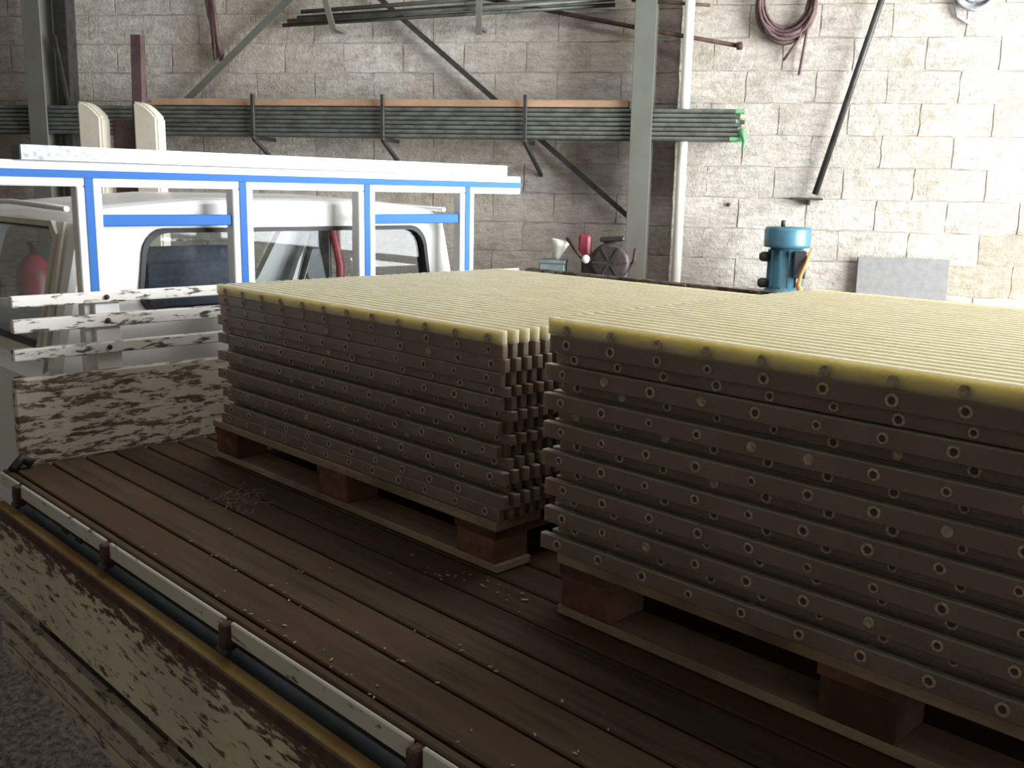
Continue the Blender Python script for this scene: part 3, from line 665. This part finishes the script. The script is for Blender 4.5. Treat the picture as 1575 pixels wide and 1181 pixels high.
# ================================================================== PALLETS AND GRATINGS
def pallet(label, x0_, x1_, y0_, y1_, ztop):
    t = thing('pallet', label, 'pallet', I4, ((x0_+x1_)/2, (y0_+y1_)/2, ZB+.001), 'pallets on the truck bed')
    h = ztop - ZB - .001; zb_ = ZB + .001
    n = 5; w_ = .135; gp = ((x1_-x0_) - n*w_)/(n-1)
    for i in range(n): part('deck_board', B(x0_+i*(w_+gp), x0_+i*(w_+gp)+w_, y0_, y1_, ztop-.021, ztop, bev=.002), 'palletwood', t)
    ym = (y0_+y1_)/2
    bw = .13
    for yc in (y0_+bw/2+.005, ym, y1_-bw/2-.005):
        part('stringer_board', B(x0_+.004, x1_-.004, yc-bw/2, yc+bw/2, ztop-.040, ztop-.021), 'palletblock', t)
        for xc in (x0_+.055, (x0_+x1_)/2, x1_-.055): part('block', B(xc-.05, xc+.05, yc-bw/2+.004, yc+bw/2-.004, zb_+.018, ztop-.040, bev=.003), 'palletblock', t)
    for xc in (x0_+.055, (x0_+x1_)/2, x1_-.055): part('bottom_board', B(xc-.05, xc+.05, y0_, y1_, zb_, zb_+.018, bev=.002), 'palletwood', t)
    return t
ZPL, ZPR = Z(-.855), Z(-.842)
pallet('wooden pallet under the grating stack nearest the headboard', X(1.685), X(1.685)+1.0, X(1.762), X(3.30), ZPL)
pallet('wooden pallet under the nearer right-hand grating stack', X(1.628), X(1.628)+.92, X(-.03), X(1.492), ZPR)
PITCH_B, BT = .031, .015
def bar_mesh(L, H, m='grpshade'):
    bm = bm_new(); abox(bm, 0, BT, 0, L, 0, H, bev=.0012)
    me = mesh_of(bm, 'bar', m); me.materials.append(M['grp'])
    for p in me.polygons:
        if p.normal.z > .3: p.material_index = 1      # gritted walking face, painted in the lit tone
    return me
def rod_mesh(L, r, filled=False):
    bm = bm_new(); mt = Matrix.Rotation(math.radians(90), 4, 'Y')
    lathe(bm, [(0, -.0008), (r*.58, -.0008), (r*.62, -.0018), (r*.98, -.0016), (r*1.02, .0), (r*1.02, L), (0, L)], 10, mt)
    me = mesh_of(bm, 'cross_rod', 'rod'); me.materials.append(M['core'])
    if not filled:
        for p in me.polygons:
            if all(v.x < -.0007 and math.hypot(v.y, v.z) < r*.6 for v in (me.vertices[q].co for q in p.vertices)): p.material_index = 1
    return me
BARS = {}
def stack(where, grp, x0_, y0_, L, nb, zbase, ztop, shifts, ends, rods):
    n = len(shifts); H = (ztop-zbase)/n
    depth = (nb-1)*PITCH_B + BT
    rme = [rod_mesh(depth, r) for r in (.0078, .0088, .0096, .0100)]*2 + [rod_mesh(depth, .0085, True)]
    rtop = [rod_mesh(depth, .0085, True)]; z = ztop
    wts = [1.14 if q < .01 else .86 for q in shifts]; wts = [x*n/sum(wts) for x in wts]
    for k in range(n):             # k = 0 is the topmost
        Hk = H*wts[k]; z -= Hk; dx = shifts[k] + random.uniform(-.0008, .0008); dyy = ends[k % len(ends)]
        ordn = ORD[k] if k < n-1 else 'bottom'
        lab = ('%s lit-toned fibreglass grating panel in the stack %s' if k == 0 else '%s fibreglass grating panel ' + ('' if k == n-1 else 'from the top ') + 'of the stack %s') % (ordn, where)
        t = thing('grating_panel', lab, 'grating', I4, (x0_+dx+depth/2, y0_+L/2, z), grp)
        key = (L, round(Hk, 5), k == 0)
        if key not in BARS: BARS[key] = bar_mesh(L, Hk-.0012, 'grp' if k == 0 else 'grpshade')
        for i in range(nb): part('bar', BARS[key], None, t, (x0_+dx+i*PITCH_B, y0_+dyy+random.uniform(-.002, .002), z+.0006))
        ry = y0_ + dyy + L - .045
        while ry > y0_ + .03:
            r = part('cross_rod', random.choice(rtop if k == 0 else rme), None, t, (x0_+dx, ry+random.uniform(-.003, .003), z+Hk*random.uniform(.46, .54)-(.004 if k == 0 else 0)))
            ry -= rods
LE = [0, .004, -.003, .006, -.004, .003, -.008, .010, -.006, .012, .0, -.012, .006, -.014, -.002]
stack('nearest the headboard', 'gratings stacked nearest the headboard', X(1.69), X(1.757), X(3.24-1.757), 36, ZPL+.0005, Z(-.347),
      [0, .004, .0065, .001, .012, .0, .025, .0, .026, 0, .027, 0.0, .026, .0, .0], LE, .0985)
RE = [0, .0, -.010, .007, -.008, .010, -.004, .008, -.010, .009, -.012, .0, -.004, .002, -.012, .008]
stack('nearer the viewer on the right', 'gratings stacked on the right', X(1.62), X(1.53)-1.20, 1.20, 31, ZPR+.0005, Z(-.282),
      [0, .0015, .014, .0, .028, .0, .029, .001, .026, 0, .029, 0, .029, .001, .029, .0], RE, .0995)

# ================================================================== LITTER ON THE BED
bm = bm_new()
for k in range(85):
    if k < 60: x = X(random.choice((1.075, 1.09, 1.2, 1.21, 1.1, 1.325, random.uniform(1.05, 1.55))) + random.uniform(-.012, .012)); y = X(random.uniform(1.0, 2.7))
    else: x = X(random.gauss(1.60, .03)); y = X(random.gauss(1.78, .12))
    s = random.uniform(.0012, .0030)*(2 if random.random() < .05 else 1)
    abox(bm, -s*1.5, s*1.5, -s*.6, s*.6, 0, .0012, mtx=Matrix.Translation((x, y, ZB+.0012)) @ Matrix.Rotation(random.uniform(0, 3.1), 4, 'Z'))
solid('wood_chips', bm, 'chip', 'pale wood chips scattered over the bed planks', 'wood chips', kind='stuff')
bm = bm_new()
for k in range(60):
    x, y = X(random.gauss(1.47, .045)), X(random.gauss(2.76, .07)); a = random.uniform(-.5, 1.4); L = random.uniform(.012, .035)
    bar(bm, (x, y, ZB+.003+random.uniform(0, .012)), (x+L*math.cos(a), y+L*math.sin(a), ZB+.003+random.uniform(0, .014)), .0013)
solid('straw', bm, 'straw', 'tuft of dry straw lying on the bed planks before the left stack', 'straw', kind='stuff')
